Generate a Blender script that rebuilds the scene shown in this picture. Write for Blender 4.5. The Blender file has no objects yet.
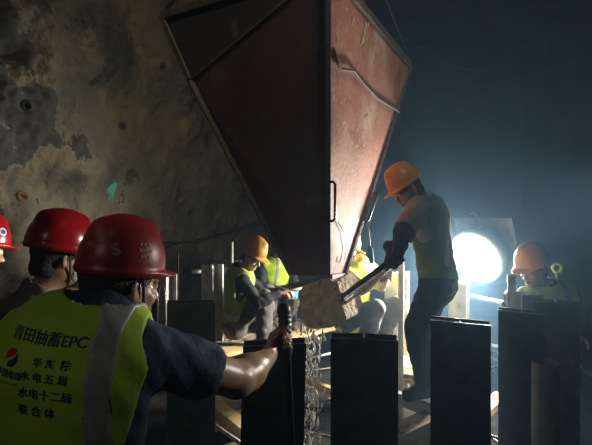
import bpy, bmesh, math, random
import numpy as np
from mathutils import Vector, Matrix
from mathutils.bvhtree import BVHTree
from mathutils import noise as mnoise

V = Vector
SC = bpy.context.scene
COL = SC.collection
random.seed(7)

# ------------------------------------------------------------------ camera
CZ, FP, CX, CY = 1.22, 445.0, 296.0, 222.5
cam_d = bpy.data.cameras.new('camera')
cam_d.sensor_width = 36.0
cam_d.lens = 36.0 * FP / 592.0
cam_d.clip_start = 0.05
cam = bpy.data.objects.new('camera', cam_d)
COL.objects.link(cam)
cam.location = (0, 0, CZ)
cam.rotation_euler = (math.radians(90), 0, 0)
SC.camera = cam

# ------------------------------------------------------------------ light
SC.view_settings.view_transform = 'Standard'
SC.view_settings.look = 'None'
SC.view_settings.gamma = 1
SC.view_settings.use_curve_mapping = False
SC.view_settings.exposure = 0.0
SC.cycles.volume_step_rate = 1
SC.cycles.volume_bounces = 1
SC.cycles.max_bounces = 6
SC.cycles.use_denoising = True

world = bpy.data.worlds.new('tunnel_dark')
SC.world = world
world.use_nodes = True
world.node_tree.nodes['Background'].inputs[0].default_value = (0.5, 0.7, 1, 1)
world.node_tree.nodes['Background'].inputs[1].default_value = 0.0

LAMP_POS = V((1.80, 4.45, 0.88))
LAMP_DIR = V((-0.72, -0.55, -0.36)).normalized()
LAMP_POWER = 185.0
HAZE = 0.035

def area_light(name, loc, target, size, power, color, spread=180):
    d = bpy.data.lights.new(name, 'AREA')
    d.shape = 'DISK'; d.size = size; d.energy = power; d.color = color; d.spread = math.radians(spread)
    o = bpy.data.objects.new(name, d); COL.objects.link(o)
    o.location = loc
    o.rotation_euler = (V(target) - V(loc)).to_track_quat('-Z', 'Y').to_euler()
    return o
# unseen fill lights added above, for the wall and the nearest worker
area_light('overhead_fill_light', (1.5, 0.3, 4.8), (-1.7, 5.6, 2.0), 0.5, 15.0, (1.0, 0.86, 0.62), 66)
area_light('overhead_fill_light', (-1.2, -1.0, 2.3), (-0.25, 1.2, 0.95), 0.3, 0.32, (1.0, 0.95, 0.85), 60)
# unseen spot added at the right, narrowed onto the forearm and second worker
sd_ = bpy.data.lights.new('side_spot_light', 'SPOT'); sd_.energy = 380.0; sd_.spot_size = math.radians(23); sd_.spot_blend = .6; sd_.shadow_soft_size = .06; sd_.color = (1, .97, .9)
so_ = bpy.data.objects.new('side_spot_light', sd_); COL.objects.link(so_); so_.location = (3.0, 2.95, 1.5)
so_.rotation_euler = (V((-.75, 1.66, .92))-V((3.0, 2.95, 1.5))).to_track_quat('-Z', 'Y').to_euler()

# unseen narrow spot added on the camera's side to brighten the hopper gate
sg_ = bpy.data.lights.new('gate_fill_spot', 'SPOT'); sg_.energy = 75.0; sg_.spot_size = math.radians(13); sg_.spot_blend = .9; sg_.shadow_soft_size = .08; sg_.color = (1, .93, .78)
so2_ = bpy.data.objects.new('gate_fill_spot', sg_); COL.objects.link(so2_); so2_.location = (-1.3, -.6, 2.4)
so2_.rotation_euler = (V((.10, 2.72, .62))-V((-1.3, -.6, 2.4))).to_track_quat('-Z', 'Y').to_euler()

# ------------------------------------------------------------------ helpers
def at(px, py, Y):
    return V(((px - CX) / FP * Y, Y, CZ - (py - CY) / FP * Y))
def ground(px, py, z=0.0):
    Y = FP * (CZ - z) / (py - CY)
    return at(px, py, Y)

def tag(o, label=None, cat=None, group=None, kind=None):
    if label: o['label'] = label
    if cat: o['category'] = cat
    if group: o['group'] = group
    if kind: o['kind'] = kind
    return o
def empty(name, loc=(0, 0, 0)):
    o = bpy.data.objects.new(name, None); COL.objects.link(o)
    o.empty_display_size = 0.1
    o.location = loc
    return o
def link_mesh(name, me, mat, parent=None):
    if not isinstance(mat, (list, tuple)): mat = [mat]
    for m in mat: me.materials.append(m)
    o = bpy.data.objects.new(name, me); COL.objects.link(o)
    if parent is not None:
        o.parent = parent
        o.matrix_parent_inverse = Matrix.Translation(-V(parent.location))
    return o

class MB:
    def __init__(s): s.v = []; s.f = []; s.sm = []
    def add(s, vs, fs, smooth=False):
        n = len(s.v); s.v += [tuple(p) for p in vs]
        s.f += [tuple(i + n for i in f) for f in fs]; s.sm += [smooth] * len(fs)
        return s
    def prism(s, A, B):
        """two matching polygons joined into a solid"""
        n = len(A)
        fs = [tuple(range(n))[::-1], tuple(range(n, 2 * n))]
        fs += [(i, (i + 1) % n, n + (i + 1) % n, n + i) for i in range(n)]
        return s.add(list(A) + list(B), fs)
    def box(s, c, sz, R=None):
        c = V(c); pts = []
        for x, y, z in ((-1,-1,-1),(1,-1,-1),(1,1,-1),(-1,1,-1),(-1,-1,1),(1,-1,1),(1,1,1),(-1,1,1)):
            p = V((x*sz[0]/2, y*sz[1]/2, z*sz[2]/2))
            if R is not None: p = R @ p
            pts.append(c + p)
        return s.prism(pts[:4], pts[4:])
    def beam(s, a, b, w, h, up=V((0,0,1))):
        a, b = V(a), V(b); d = (b - a).normalized()
        r = d.cross(V(up)).normalized(); u = r.cross(d).normalized()
        q = [(-1,-1),(1,-1),(1,1),(-1,1)]
        return s.prism([a + r*(x*w/2) + u*(y*h/2) for x, y in q], [b + r*(x*w/2) + u*(y*h/2) for x, y in q])
    def tube(s, pts, r, n=10, cap=True):
        pts = [V(p) for p in pts]; m = len(pts)
        rs = r if isinstance(r, (list, tuple)) else [r] * m
        ref = None; vs = []
        for i, p in enumerate(pts):
            d = (pts[min(i+1, m-1)] - pts[max(i-1, 0)]).normalized()
            if ref is None:
                ref = d.orthogonal().normalized()
            ref = (ref - d * ref.dot(d)).normalized()
            b = d.cross(ref)
            for k in range(n):
                a = 2*math.pi*k/n
                vs.append(p + (ref*math.cos(a) + b*math.sin(a)) * rs[i])
        fs = [(i*n+k, i*n+(k+1) % n, (i+1)*n+(k+1) % n, (i+1)*n+k) for i in range(m-1) for k in range(n)]
        s.add(vs, fs, True)
        if cap:
            base = len(s.v) - m*n
            s.f += [tuple(base + k for k in range(n))[::-1], tuple(base + (m-1)*n + k for k in range(n))]
            s.sm += [False, False]
        return s
    def pipe(s, a, b, r, t, n=24):
        """hollow straight pipe"""
        a, b = V(a), V(b); d = (b-a).normalized(); e = d.orthogonal().normalized(); g = d.cross(e)
        vs = []
        for p, rr in ((a, r), (b, r), (b, r-t), (a, r-t)):
            for k in range(n):
                an = 2*math.pi*k/n; vs.append(p + (e*math.cos(an)+g*math.sin(an))*rr)
        fs = [(i*n+k, i*n+(k+1) % n, ((i+1) % 4)*n+(k+1) % n, ((i+1) % 4)*n+k) for i in range(4) for k in range(n)]
        return s.add(vs, fs, False)
    def lathe(s, prof, c, axis, n=32):
        """prof: list of (radius, distance along axis)"""
        c = V(c); d = V(axis).normalized(); e = d.orthogonal().normalized(); g = d.cross(e); vs = []
        for r, h in prof:
            for k in range(n):
                an = 2*math.pi*k/n; vs.append(c + d*h + (e*math.cos(an)+g*math.sin(an))*max(r, 1e-4))
        m = len(prof)
        fs = [(i*n+k, i*n+(k+1) % n, (i+1)*n+(k+1) % n, (i+1)*n+k) for i in range(m-1) for k in range(n)]
        return s.add(vs, fs, True)
    def build(s, name, mat, parent=None, bevel=0.0):
        me = bpy.data.meshes.new(name); me.from_pydata(s.v, [], s.f)
        bm = bmesh.new(); bm.from_mesh(me); bmesh.ops.recalc_face_normals(bm, faces=bm.faces); bm.to_mesh(me); bm.free()
        me.polygons.foreach_set('use_smooth', s.sm); me.update()
        o = link_mesh(name, me, mat, parent)
        if bevel:
            b = o.modifiers.new('bevel', 'BEVEL'); b.width = bevel; b.segments = 2; b.limit_method = 'ANGLE'
        return o

# ------------------------------------------------------------------ materials
def mat(name, c1, c2=None, rough=0.8, scale=8.0, bump=0.0, bscale=None, metal=0.0, spots=None, spec=0.5, lo=0.35, hi=0.65, detail=6):
    m = bpy.data.materials.new(name); m.use_nodes = True
    nt = m.node_tree; N = nt.nodes; L = nt.links
    b = N['Principled BSDF']
    b.inputs['Roughness'].default_value = rough; b.inputs['Metallic'].default_value = metal
    b.inputs['Specular IOR Level'].default_value = spec
    tc = N.new('ShaderNodeTexCoord')
    def noise(sc, dt=6):
        n = N.new('ShaderNodeTexNoise'); n.inputs['Scale'].default_value = sc; n.inputs['Detail'].default_value = dt
        L.new(tc.outputs['Object'], n.inputs['Vector']); return n
    def mixc(fac, a, bb):
        x = N.new('ShaderNodeMix'); x.data_type = 'RGBA'
        L.new(fac, x.inputs[0])
        for sock, val in ((x.inputs[6], a), (x.inputs[7], bb)):
            if isinstance(val, tuple): sock.default_value = (*val, 1)
            else: L.new(val, sock)
        return x.outputs[2]
    def ramp(src, a, bb):
        r = N.new('ShaderNodeMapRange'); r.inputs[1].default_value = a; r.inputs[2].default_value = bb
        L.new(src, r.inputs[0]); return r.outputs[0]
    n1 = noise(scale, detail)
    out = mixc(ramp(n1.outputs[0], lo, hi), c1, c2 if c2 else tuple(x*0.75 for x in c1))
    if spots:
        for (col, sc, a, bb) in spots:
            out = mixc(ramp(noise(sc, 8).outputs[0], a, bb), out, col)
    L.new(out, b.inputs['Base Color'])
    if bump:
        bn = noise(bscale or scale*4, 8); bp = N.new('ShaderNodeBump')
        bp.inputs['Strength'].default_value = bump; bp.inputs['Distance'].default_value = 0.03 if name == 'shotcrete' else 0.01
        L.new(bn.outputs[0], bp.inputs['Height']); L.new(bp.outputs[0], b.inputs['Normal'])
    return m

M = {}
M['shotcrete'] = mat('shotcrete', (.15,.128,.088), (.09,.085,.072), .95, .9, 1.0, 26, spots=[((.045,.045,.043), 1.4, .52, .66), ((.20,.165,.105), 2.3, .56, .70)])
M['far_rock'] = mat('far_rock', (.10,.11,.12), (.06,.07,.08), .95, 1.0, .6, 8)
M['ground'] = mat('muddy_ground', (.028,.026,.024), (.014,.013,.013), 1.0, 3, .9, 14, spec=.05)
M['rust'] = mat('rust', (.16,.07,.035), (.08,.04,.03), .9, 30, .4)
M['black_hole'] = mat('black_hole', (.01,.01,.01))
M['green_stain'] = mat('green_stain', (.06,.34,.26), (.08,.24,.18), .9, 12)
M['dark_grey'] = mat('dark_grey', (.028,.030,.028), (.052,.050,.042), .95, 9, .6, 30)
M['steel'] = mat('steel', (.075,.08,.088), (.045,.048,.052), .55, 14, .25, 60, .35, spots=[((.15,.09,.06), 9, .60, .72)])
M['steel_pale'] = mat('steel_pale', (.62,.62,.60), (.42,.42,.40), .5, 10, .2, 50, .3, spots=[((.20,.15,.11), 9, .60, .72)])  # paler copy of the post steel; lamp light put into the colour
M['pipe'] = mat('pipe_metal', (.50,.50,.47), (.34,.33,.30), .45, 20, .2, 60, .5)
M['rebar'] = mat('rebar', (.22,.19,.17), (.13,.09,.07), .5, 30, .6, 120, .6)
M['wood'] = mat('yellow_timber', (.76,.54,.25), (.56,.37,.16), .75, 6, .3, 40, spots=[((.22,.17,.12), 7, .58, .70)])
M['wood_old'] = mat('concrete_caked_timber', (.44,.35,.22), (.30,.25,.17), .9, 8, .6, 30, spots=[((.08,.07,.06), 10, .55, .64)])
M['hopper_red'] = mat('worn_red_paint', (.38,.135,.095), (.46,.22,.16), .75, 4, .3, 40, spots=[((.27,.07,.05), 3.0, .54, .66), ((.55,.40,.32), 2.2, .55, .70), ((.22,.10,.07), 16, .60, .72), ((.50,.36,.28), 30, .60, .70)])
M['hopper_shaded'] = mat('dirty_shaded_red_paint', (.13,.065,.058), (.085,.048,.044), .8, 3, .2, 30, spots=[((.16,.12,.10), 5, .58, .72)])  # darker copy of the red with shade put into the colour
M['hopper_black'] = mat('near_black_panel', (.035,.03,.03), (.022,.02,.02), .8, 3, .2, 30, spots=[((.10,.09,.08), 7, .64, .74)])  # near-black colour sets the upper front panel off along the fold
M['hopper_edge'] = mat('edge_steel', (.11,.095,.075), (.06,.05,.042), .7, 20, .4, 60)
M['dry_concrete'] = mat('dry_concrete', (.40,.32,.20), (.27,.21,.14), .95, 22, 1.0, 70, spots=[((.15,.13,.10), 30, .58, .68)])
M['wet_concrete'] = mat('wet_concrete', (.62,.58,.50), (.45,.42,.36), .35, 30, .6, 60)
M['plaster_white'] = mat('concrete_dust_white', (.70,.67,.60), (.50,.47,.42), .9, 16, .4)
M['chalk'] = mat('chalk', (.62,.56,.42), (.5,.42,.3), .9, 30)
M['black'] = mat('black_rubber', (.018,.018,.02), (.012,.012,.014), .45, 10, .2)
M['rope'] = mat('rope_dark', (.09,.085,.08), (.05,.05,.05), .9, 60, .5)
M['rope_blue'] = mat('rope_blue', (.12,.50,.66), (.07,.28,.58), .8, 60, .6, 120)
M['grey_plastic'] = mat('grey_plastic', (.38,.40,.40), (.30,.32,.32), .5, 10)
M['white_tube'] = mat('white_tube', (.62,.64,.55), (.5,.52,.45), .5, 20)

def emit(name, c, s):
    m = bpy.data.materials.new(name); m.use_nodes = True; nt = m.node_tree
    nt.nodes.remove(nt.nodes['Principled BSDF']); e = nt.nodes.new('ShaderNodeEmission')
    e.inputs[0].default_value = (*c, 1); e.inputs[1].default_value = s
    nt.links.new(e.outputs[0], nt.nodes['Material Output'].inputs[0]); return m
M['lamp'] = emit('lamp_glow', (1, .99, .90), 26.0)

# ------------------------------------------------------------------ haze
hz = MB().box((1.2, 5.4, 2.7), (9.0, 10.6, 6.0)).build('haze', M['black'])
hm = bpy.data.materials.new('dusty_haze'); hm.use_nodes = True
nt = hm.node_tree; nt.nodes.remove(nt.nodes['Principled BSDF'])
vs = nt.nodes.new('ShaderNodeVolumeScatter'); vs.inputs['Color'].default_value = (.36, .66, 1.0, 1)
vs.inputs['Density'].default_value = HAZE; vs.inputs['Anisotropy'].default_value = .3
# the dust hangs thickest on the lamp side of the pour and thins out towards the tunnel wall
tc_ = nt.nodes.new('ShaderNodeTexCoord'); sx_ = nt.nodes.new('ShaderNodeSeparateXYZ'); mr_ = nt.nodes.new('ShaderNodeMapRange')
nt.links.new(tc_.outputs['Object'], sx_.inputs[0]); nt.links.new(sx_.outputs['X'], mr_.inputs[0])
mr_.interpolation_type = 'SMOOTHSTEP'
mr_.inputs[1].default_value = -.6; mr_.inputs[2].default_value = 1.9; mr_.inputs[3].default_value = HAZE*.16; mr_.inputs[4].default_value = HAZE
nt.links.new(mr_.outputs[0], vs.inputs['Density'])
nt.links.new(vs.outputs[0], nt.nodes['Material Output'].inputs['Volume'])
hz.data.materials.clear(); hz.data.materials.append(hm)
tag(hz, 'dusty blue haze hanging in the tunnel air around the flood lamp', 'haze', kind='stuff')

# ------------------------------------------------------------------ structure
def hnoise(x, y):
    return (math.sin(x*1.7+y*2.3)+math.sin(x*3.9-y*1.1+1.3)*.6+math.sin(x*7.1+y*5.3+.4)*.35+math.sin(x*13+y*11)*.18+math.sin(x*23-y*19)*.1)
WA, WB = V((-3.5, 1.6, 0)), V((-0.6, 9.6, 0))      # foot line of the left wall
WD = (WB-WA).normalized(); WN = V((WD.y, -WD.x, 0))
def wall_pt(u, z):
    """u metres along the wall, z up; the wall leans in over the crew like the tunnel's haunch"""
    lean = 0.035*max(z, 0)**2
    b = 0.05*hnoise(u*.8, z*.7) + .13*mnoise.fractal(V((u*1.1, z*1.1, 3.1)), .85, 2.1, 7)
    hol = math.exp(-((u-2.3)**2/.55+(z-2.9)**2/1.4))
    b -= hol*(.22+.30*mnoise.fractal(V((u*2.6, z*2.6, 7.7)), .8, 2.0, 4))
    p = WA + WD*u + WN*(lean+b); return V((p.x, p.y, z))
nu, nz = 640, 360
Lw = (WB-WA).length + 3.0
w = MB(); w.add([wall_pt(-3.0 + (Lw+0.0)*i/nu, -.6+6.6*j/nz) for i in range(nu+1) for j in range(nz+1)],
      [(i*(nz+1)+j, (i+1)*(nz+1)+j, (i+1)*(nz+1)+j+1, i*(nz+1)+j+1) for i in range(nu) for j in range(nz)], True)
wall = w.build('wall_left', [M['shotcrete'], M['dark_grey']]); tag(wall, kind='structure')
# dark grey faces in the hollow high on the wall and smaller marks nearby
mi = []
for i in range(nu):
    for j in range(nz):
        u_, z_ = -3.0+Lw*i/nu, -.6+6.6*j/nz
        hv = math.exp(-((u_-2.25)**2/.55+(z_-3.0)**2/1.5))+.55*math.exp(-((u_-3.0)**2/.06+(z_-2.1)**2/.06))+.9*mnoise.fractal(V((u_*3.1, z_*2.2, 1.7)), .75, 2.1, 5)
        mi.append(1 if hv > .62 and hv < 5 and u_ < 4.2 and z_ > 1.2 else 0)
wall.data.polygons.foreach_set('material_index', mi)
WALL_BVH = BVHTree.FromPolygons([V(p) for p in w.v], w.f)
def on_wall(px, py):
    d = (at(px, py, 1) - V((0, 0, CZ))).normalized()
    loc, nor, _, _ = WALL_BVH.ray_cast(V((0, 0, CZ)), d)
    if nor.dot(d) > 0: nor = -nor
    return loc, nor
tag(MB().box((2.5, 12.1, 2.7), (12, .3, 7)).build('wall_back', M['far_rock']), kind='structure')
tag(MB().box((6.2, 5.5, 2.7), (.3, 14, 7)).build('wall_right', M['far_rock']), kind='structure')
tag(MB().box((1.2, 5.5, 6.1), (11, 14, .3)).build('ceiling', M['far_rock']), kind='structure')
# rough ground below the working deck
gn = 90
g = MB(); g.add([V((-5+11*i/gn, -1.5+13.5*j/gn, -.45+.012*hnoise(i*.6, j*.7))) for i in range(gn+1) for j in range(gn+1)],
      [(i*(gn+1)+j, (i+1)*(gn+1)+j, (i+1)*(gn+1)+j+1, i*(gn+1)+j+1) for i in range(gn) for j in range(gn)], True)
tag(g.build('floor', M['ground']), kind='structure')

# ------------------------------------------------------------------ hopper
Nn = V((.158, 2.20, CZ+1.27))
dR = V((.77, 1.40, 0)); dL = V((-.985, .542, 0))
Rr = Nn + dR; Lr = Nn + dL; Kr = Nn + dR + dL
e1 = dR.normalized(); e2 = dL.normalized()
Bn = V((.196, 2.72, CZ-.335)); bw = .27
Br, Bl, Bk = Bn+e1*bw, Bn+e2*bw*.95, Bn+e1*bw+e2*bw*.95
fold = V((-.626, 2.63, CZ+.839))
hop = empty('concrete_hopper', (Bn+Bk)/2)
def sheet(name, poly, m, parent, inward, t=.012):
    poly = [V(p) for p in poly]
    n = (poly[1]-poly[0]).cross(poly[2]-poly[0]).normalized()
    if n.dot(inward-poly[0]) < 0: n = -n
    return MB().prism(poly, [p+n*t for p in poly]).build(name, m, parent)
inside = V((.05, 3.1, CZ+.7))
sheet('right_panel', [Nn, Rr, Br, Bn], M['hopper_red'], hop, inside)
sheet('front_panel', [Nn, fold, Bl, Bn], M['hopper_shaded'], hop, inside)
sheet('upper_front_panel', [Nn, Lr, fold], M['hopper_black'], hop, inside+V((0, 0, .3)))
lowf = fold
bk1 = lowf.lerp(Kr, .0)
sheet('left_panel', [Lr, fold, Bl, Bk, Kr], M['hopper_shaded'], hop, inside)
sheet('back_panel', [Kr, Rr, Br, Bk], M['hopper_shaded'], hop, inside)
for a, b, r in ((Nn, Bn, .016), (Rr, Br, .015), (fold, Bl, .016), (Lr, fold, .016), (Nn.lerp(fold, .03), fold, .008), (Kr, Bk, .014)):
    MB().beam(a, b, r*2, r*2, up=(b-a).cross(V((0, 0, 1)))).build('corner_edge_bar', M['hopper_edge'], hop, .004)
for a, b in ((Nn, Rr), (Nn, Lr), (Lr, Kr), (Rr, Kr)):
    MB().beam(a, b, .03, .05).build('rim_bar', M['hopper_edge'], hop, .004)
# normals of the right panel
nR = (Rr-Nn).cross(Bn-Nn).normalized()
if nR.dot(inside-Nn) > 0: nR = -nR
def on_right(px, py, off=.0):
    o = V((0, 0, CZ)); d = at(px, py, 1)-o
    t = (Nn-o).dot(nR)/d.dot(nR); return o+d*t+nR*off
# rod welded across the right panel
MB().tube([on_right(331, 48, .012), on_right(334, 60, .014), on_right(337, 69, .02), on_right(351, 71, .02), on_right(360, 82, .015), on_right(375, 98, .015), on_right(398, 112, .012)], .009, 8).build('bent_rod', M['hopper_edge'], hop)
def bar_handle(a, b, out, r=.008):
    a, b, out = V(a), V(b), V(out)
    c = .12
    MB().tube([a, a+out*.75, a+out+(b-a)*.06, b+out-(b-a)*.06, b+out*.75, b], r, 10).build('grab_handle', M['black'], hop)
o1 = on_right(327.5, 182, .0); o2 = on_right(327.5, 221, .0)
bar_handle(o1, o2, V((.042, -.02, 0)))
h1 = on_right(373, 193, .0); h2 = on_right(363, 222, .0)
bar_handle(h1, h2, V((.035, .0, 0)))
MB().tube([on_right(337, 222, .006), on_right(343, 233, .012), on_right(345, 250, .01), on_right(342, 262, .01), on_right(339, 261, .01), on_right(340, 256, .01)], .0025, 6).build('wire_hook', M['black'], hop)
# chalk strokes on the right panel
ck = MB()
for k, (x0, y0, x1, y1) in enumerate([(366,22,364,34),(365,32,361,46),(369,20,368,26),(353,18,352,25),(362,38,364,42)]):
    MB().beam(on_right(x0, y0, .002), on_right(x1, y1, .002), .012, .003, up=nR).build('chalk_mark', M['chalk'], hop)
# discharge gate: crusted rounded box with lever
gf = [(297,291),(303,286),(325,278),(337,283),(340,297),(346,320),(332,327),(318,330),(306,327),(300,315)]
GY = 2.66
A = [at(x, y, GY) for x, y in gf]; B = [p+e1*.22+V((0,0,.0)) for p in A]
gm = MB(); gm.prism(A, B)
gate = gm.build('discharge_gate', M['dry_concrete'], hop, .012)
sd = gate.modifiers.new('sub', 'SUBSURF'); sd.subdivision_type = 'SIMPLE'; sd.levels = 4; sd.render_levels = 4
tx = bpy.data.textures.new('crust', 'CLOUDS'); tx.noise_scale = .03
dm = gate.modifiers.new('crust', 'DISPLACE'); dm.texture = tx; dm.strength = .012
sheet('gate_guard', [at(346,300,2.85), at(359,291,2.95), at(363,307,2.95), at(348,319,2.85)], M['plaster_white'], gate, inside, .008)
sheet('gate_lip', [at(334,284,2.72), at(348,273,2.95), at(356,281,3.0), at(341,293,2.74)], M['dry_concrete'], gate, inside, .02)
MB().tube([at(341,299,2.68), at(342,298,2.69), at(397,256,2.88), at(398,255,2.89)], .021, 14).build('gate_lever', M['black'], gate)
MB().tube([at(343,305,2.70), at(400,261,2.90)], .008, 10).build('lever_tie_rod', M['pipe'], gate)
MB().lathe([(0,-.02),(.024,-.02),(.03,0),(.024,.02),(0,.02)], at(396,257,2.88), V((1,.3,0))).build('lever_end_cap', M['pipe'], gate)
MB().beam(at(289,287,2.72), at(330,277,2.70), .03, .03).build('outlet_collar', M['hopper_edge'], hop, .004)
MB().beam(at(330,277,2.70), at(347,275,2.95), .03, .03).build('outlet_collar', M['hopper_edge'], hop, .004)
tag(hop, 'big worn red steel concrete hopper hanging over the crew, pointed end down', 'hopper')

def rope(name, pts, r, m, label, cat='rope', group=None, n=8):
    return tag(MB().tube(pts, r, n).build(name, m), label, cat, group)
rope('lifting_sling', [Rr, Rr.lerp(V((.1,2.93,3.95)), .5), V((.1,2.93,3.95))], .011, M['rope'], 'dark lifting sling rising from the hopper rim corner nearest the standing worker', 'sling', 'slings of the hopper')
rope('lifting_sling', [Lr, Lr.lerp(V((.08,2.93,3.95)), .5), V((.08,2.93,3.95)), V((.08,2.93,5.9))], .011, M['rope'], 'dark lifting sling rising from the left corner of the hopper', 'sling', 'slings of the hopper')
# falling concrete
rs = random.Random(3); fc = MB()
for k in range(620):
    t = rs.random(); z = CZ-.60-.95*t**1.2
    c = V((.075+rs.gauss(0, .034+.02*t), 2.74+rs.gauss(0, .05), z)); r = rs.uniform(.0018, .0055)*(1 if rs.random() < .88 else 1.9); st = rs.uniform(1.2, 5.5)
    fc.lathe([(0,-r*st),(r*.8,-r*.5*st),(r,0),(r*.7,r*.6*st),(0,r*st)], c, V((rs.gauss(0,.15), rs.gauss(0,.15), 1)), 6)
tag(fc.build('falling_concrete', M['wet_concrete']), 'stream of wet concrete crumbs falling from the hopper gate', 'concrete', kind='stuff')

# ------------------------------------------------------------------ flood lamp
lamp = empty('flood_lamp', (LAMP_POS.x, LAMP_POS.y, -.45))
R0 = .255
MB().lathe([(0,-.002),(R0*.6,0),(R0,.0),(R0,-.012),(0,-.012)], LAMP_POS, LAMP_DIR, 48).build('lens', M['lamp'], lamp)
MB().lathe([(R0*.99,-.03),(R0*1.0,.03),(R0*1.10,.03),(R0*1.13,0),(R0*1.10,-.09),(R0*.7,-.20),(.05,-.24),(0,-.24)], LAMP_POS, LAMP_DIR, 48).build('housing', M['grey_plastic'], lamp)
lr = LAMP_DIR.cross(V((0,0,1))).normalized(); lu = lr.cross(LAMP_DIR).normalized()
bkp = LAMP_POS - LAMP_DIR*.13
MB().box(bkp + V((.05,0,.06)), (.62, .02, .60), Matrix((lr, LAMP_DIR, lu)).transposed().to_3x3()).build('back_plate', M['steel'], lamp, .004)
for s in (-1, 1):
    MB().beam(bkp+lr*s*.33-V((0,0,.0)), V((bkp.x, bkp.y, -.05))+lr*s*.33, .03, .012, up=lr).build('bracket_arm', M['steel'], lamp)
MB().beam(V((bkp.x,bkp.y,-.05))-lr*.34, V((bkp.x,bkp.y,-.05))+lr*.34, .04, .02).build('bracket_base', M['steel'], lamp)
MB().tube([V((bkp.x,bkp.y,-.05)), V((bkp.x,bkp.y,-.45))], .03, 12).build('pole', M['steel'], lamp)
for k in range(3):
    a = k*2.094+.4
    MB().beam(V((bkp.x,bkp.y,-.15)), V((bkp.x+.32*math.cos(a), bkp.y+.32*math.sin(a), -.44)), .03, .03).build('leg', M['steel'], lamp)
MB().tube([bkp+lu*.36-lr*.02, bkp+lu*.42, bkp+lu*.40+lr*.06], .003, 6).build('carry_wire', M['pipe'], lamp)
tag(lamp, 'round glaring white flood lamp on a stand behind the standing worker', 'flood lamp')
ld = bpy.data.lights.new('lamp_beam', 'AREA'); ld.shape = 'DISK'; ld.size = R0*1.7; ld.energy = LAMP_POWER; ld.color = (1.0, .96, .86); ld.spread = math.radians(130)
lo = bpy.data.objects.new('lamp_beam', ld); COL.objects.link(lo); lo.parent = lamp
lo.matrix_parent_inverse = Matrix.Translation(-lamp.location)
lo.location = LAMP_POS+LAMP_DIR*.04
lo.rotation_euler = LAMP_DIR.to_track_quat('-Z', 'Y').to_euler()

# ------------------------------------------------------------------ steel posts
def h_post(px, top_py, Y, width, ang, label, m='steel', depth=None, t=.011, zb=-.46, lean=0.0):
    """H section post; width = flange width, ang = turn about the vertical (degrees)"""
    depth = depth or (.15 if m == 'steel_pale' else .095)
    c = at(px, top_py, Y); zt = c.z; a = math.radians(ang)
    X = V((math.cos(a), math.sin(a), 0)); D = V((-math.sin(a), math.cos(a), 0))
    w2, d2 = width/2, depth/2
    out = [(-w2,-d2),(w2,-d2),(w2,-d2+t),(t*.5,-d2+t),(t*.5,d2-t),(w2,d2-t),(w2,d2),(-w2,d2),(-w2,d2-t),(-t*.5,d2-t),(-t*.5,-d2+t),(-w2,-d2+t)]
    rr = random.Random(int(px*7+top_py))
    bow = rr.uniform(-.004, .004)
    c0 = V((c.x, c.y+d2, 0))
    top = [c0 + X*x + D*y + V((0, 0, zt + .006*math.sin(x*40+px) + bow)) for x, y in out]
    bot = [c0 + X*(x+lean) + D*y + V((0, 0, zb)) for x, y in out]
    mb = MB(); n = len(out)
    fs = [(i, (i+1) % n, n+(i+1) % n, n+i) for i in range(n)]
    for q in ((0,1,2,3,10,11),(3,4,9,10),(4,5,6,7,8,9)):
        fs.append(tuple(q)); fs.append(tuple(n+i for i in q[::-1]))
    mb.add(bot+top, fs)
    o = mb.build('steel_post', M[m])
    tag(o, label, 'steel post', 'steel posts standing around the pour')
    return o
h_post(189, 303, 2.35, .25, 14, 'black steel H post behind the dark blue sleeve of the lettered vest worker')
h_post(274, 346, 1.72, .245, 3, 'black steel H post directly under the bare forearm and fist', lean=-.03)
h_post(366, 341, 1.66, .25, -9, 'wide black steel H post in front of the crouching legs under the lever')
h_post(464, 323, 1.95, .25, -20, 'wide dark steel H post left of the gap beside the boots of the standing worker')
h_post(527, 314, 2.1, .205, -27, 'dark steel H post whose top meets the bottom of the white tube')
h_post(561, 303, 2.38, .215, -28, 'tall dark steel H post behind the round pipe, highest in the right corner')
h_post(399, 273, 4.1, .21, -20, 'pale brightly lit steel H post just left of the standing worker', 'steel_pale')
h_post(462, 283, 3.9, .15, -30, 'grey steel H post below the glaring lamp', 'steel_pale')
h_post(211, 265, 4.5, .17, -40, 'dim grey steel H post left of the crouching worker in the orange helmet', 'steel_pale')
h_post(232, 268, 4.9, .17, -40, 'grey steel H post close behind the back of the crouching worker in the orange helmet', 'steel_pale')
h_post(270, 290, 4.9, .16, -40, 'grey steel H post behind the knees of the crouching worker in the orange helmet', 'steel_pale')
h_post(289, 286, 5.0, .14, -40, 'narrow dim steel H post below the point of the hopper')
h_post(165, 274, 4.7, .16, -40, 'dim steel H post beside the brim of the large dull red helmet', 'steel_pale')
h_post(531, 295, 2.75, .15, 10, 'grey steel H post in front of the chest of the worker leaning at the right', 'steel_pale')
pp = at(545, 362, 1.98)
tag(MB().pipe(V((pp.x, pp.y, -.46)), pp, .055, .006).build('round_pipe', M['steel_pale']), 'upright open round steel pipe at bottom right before the dark posts', 'pipe')

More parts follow.
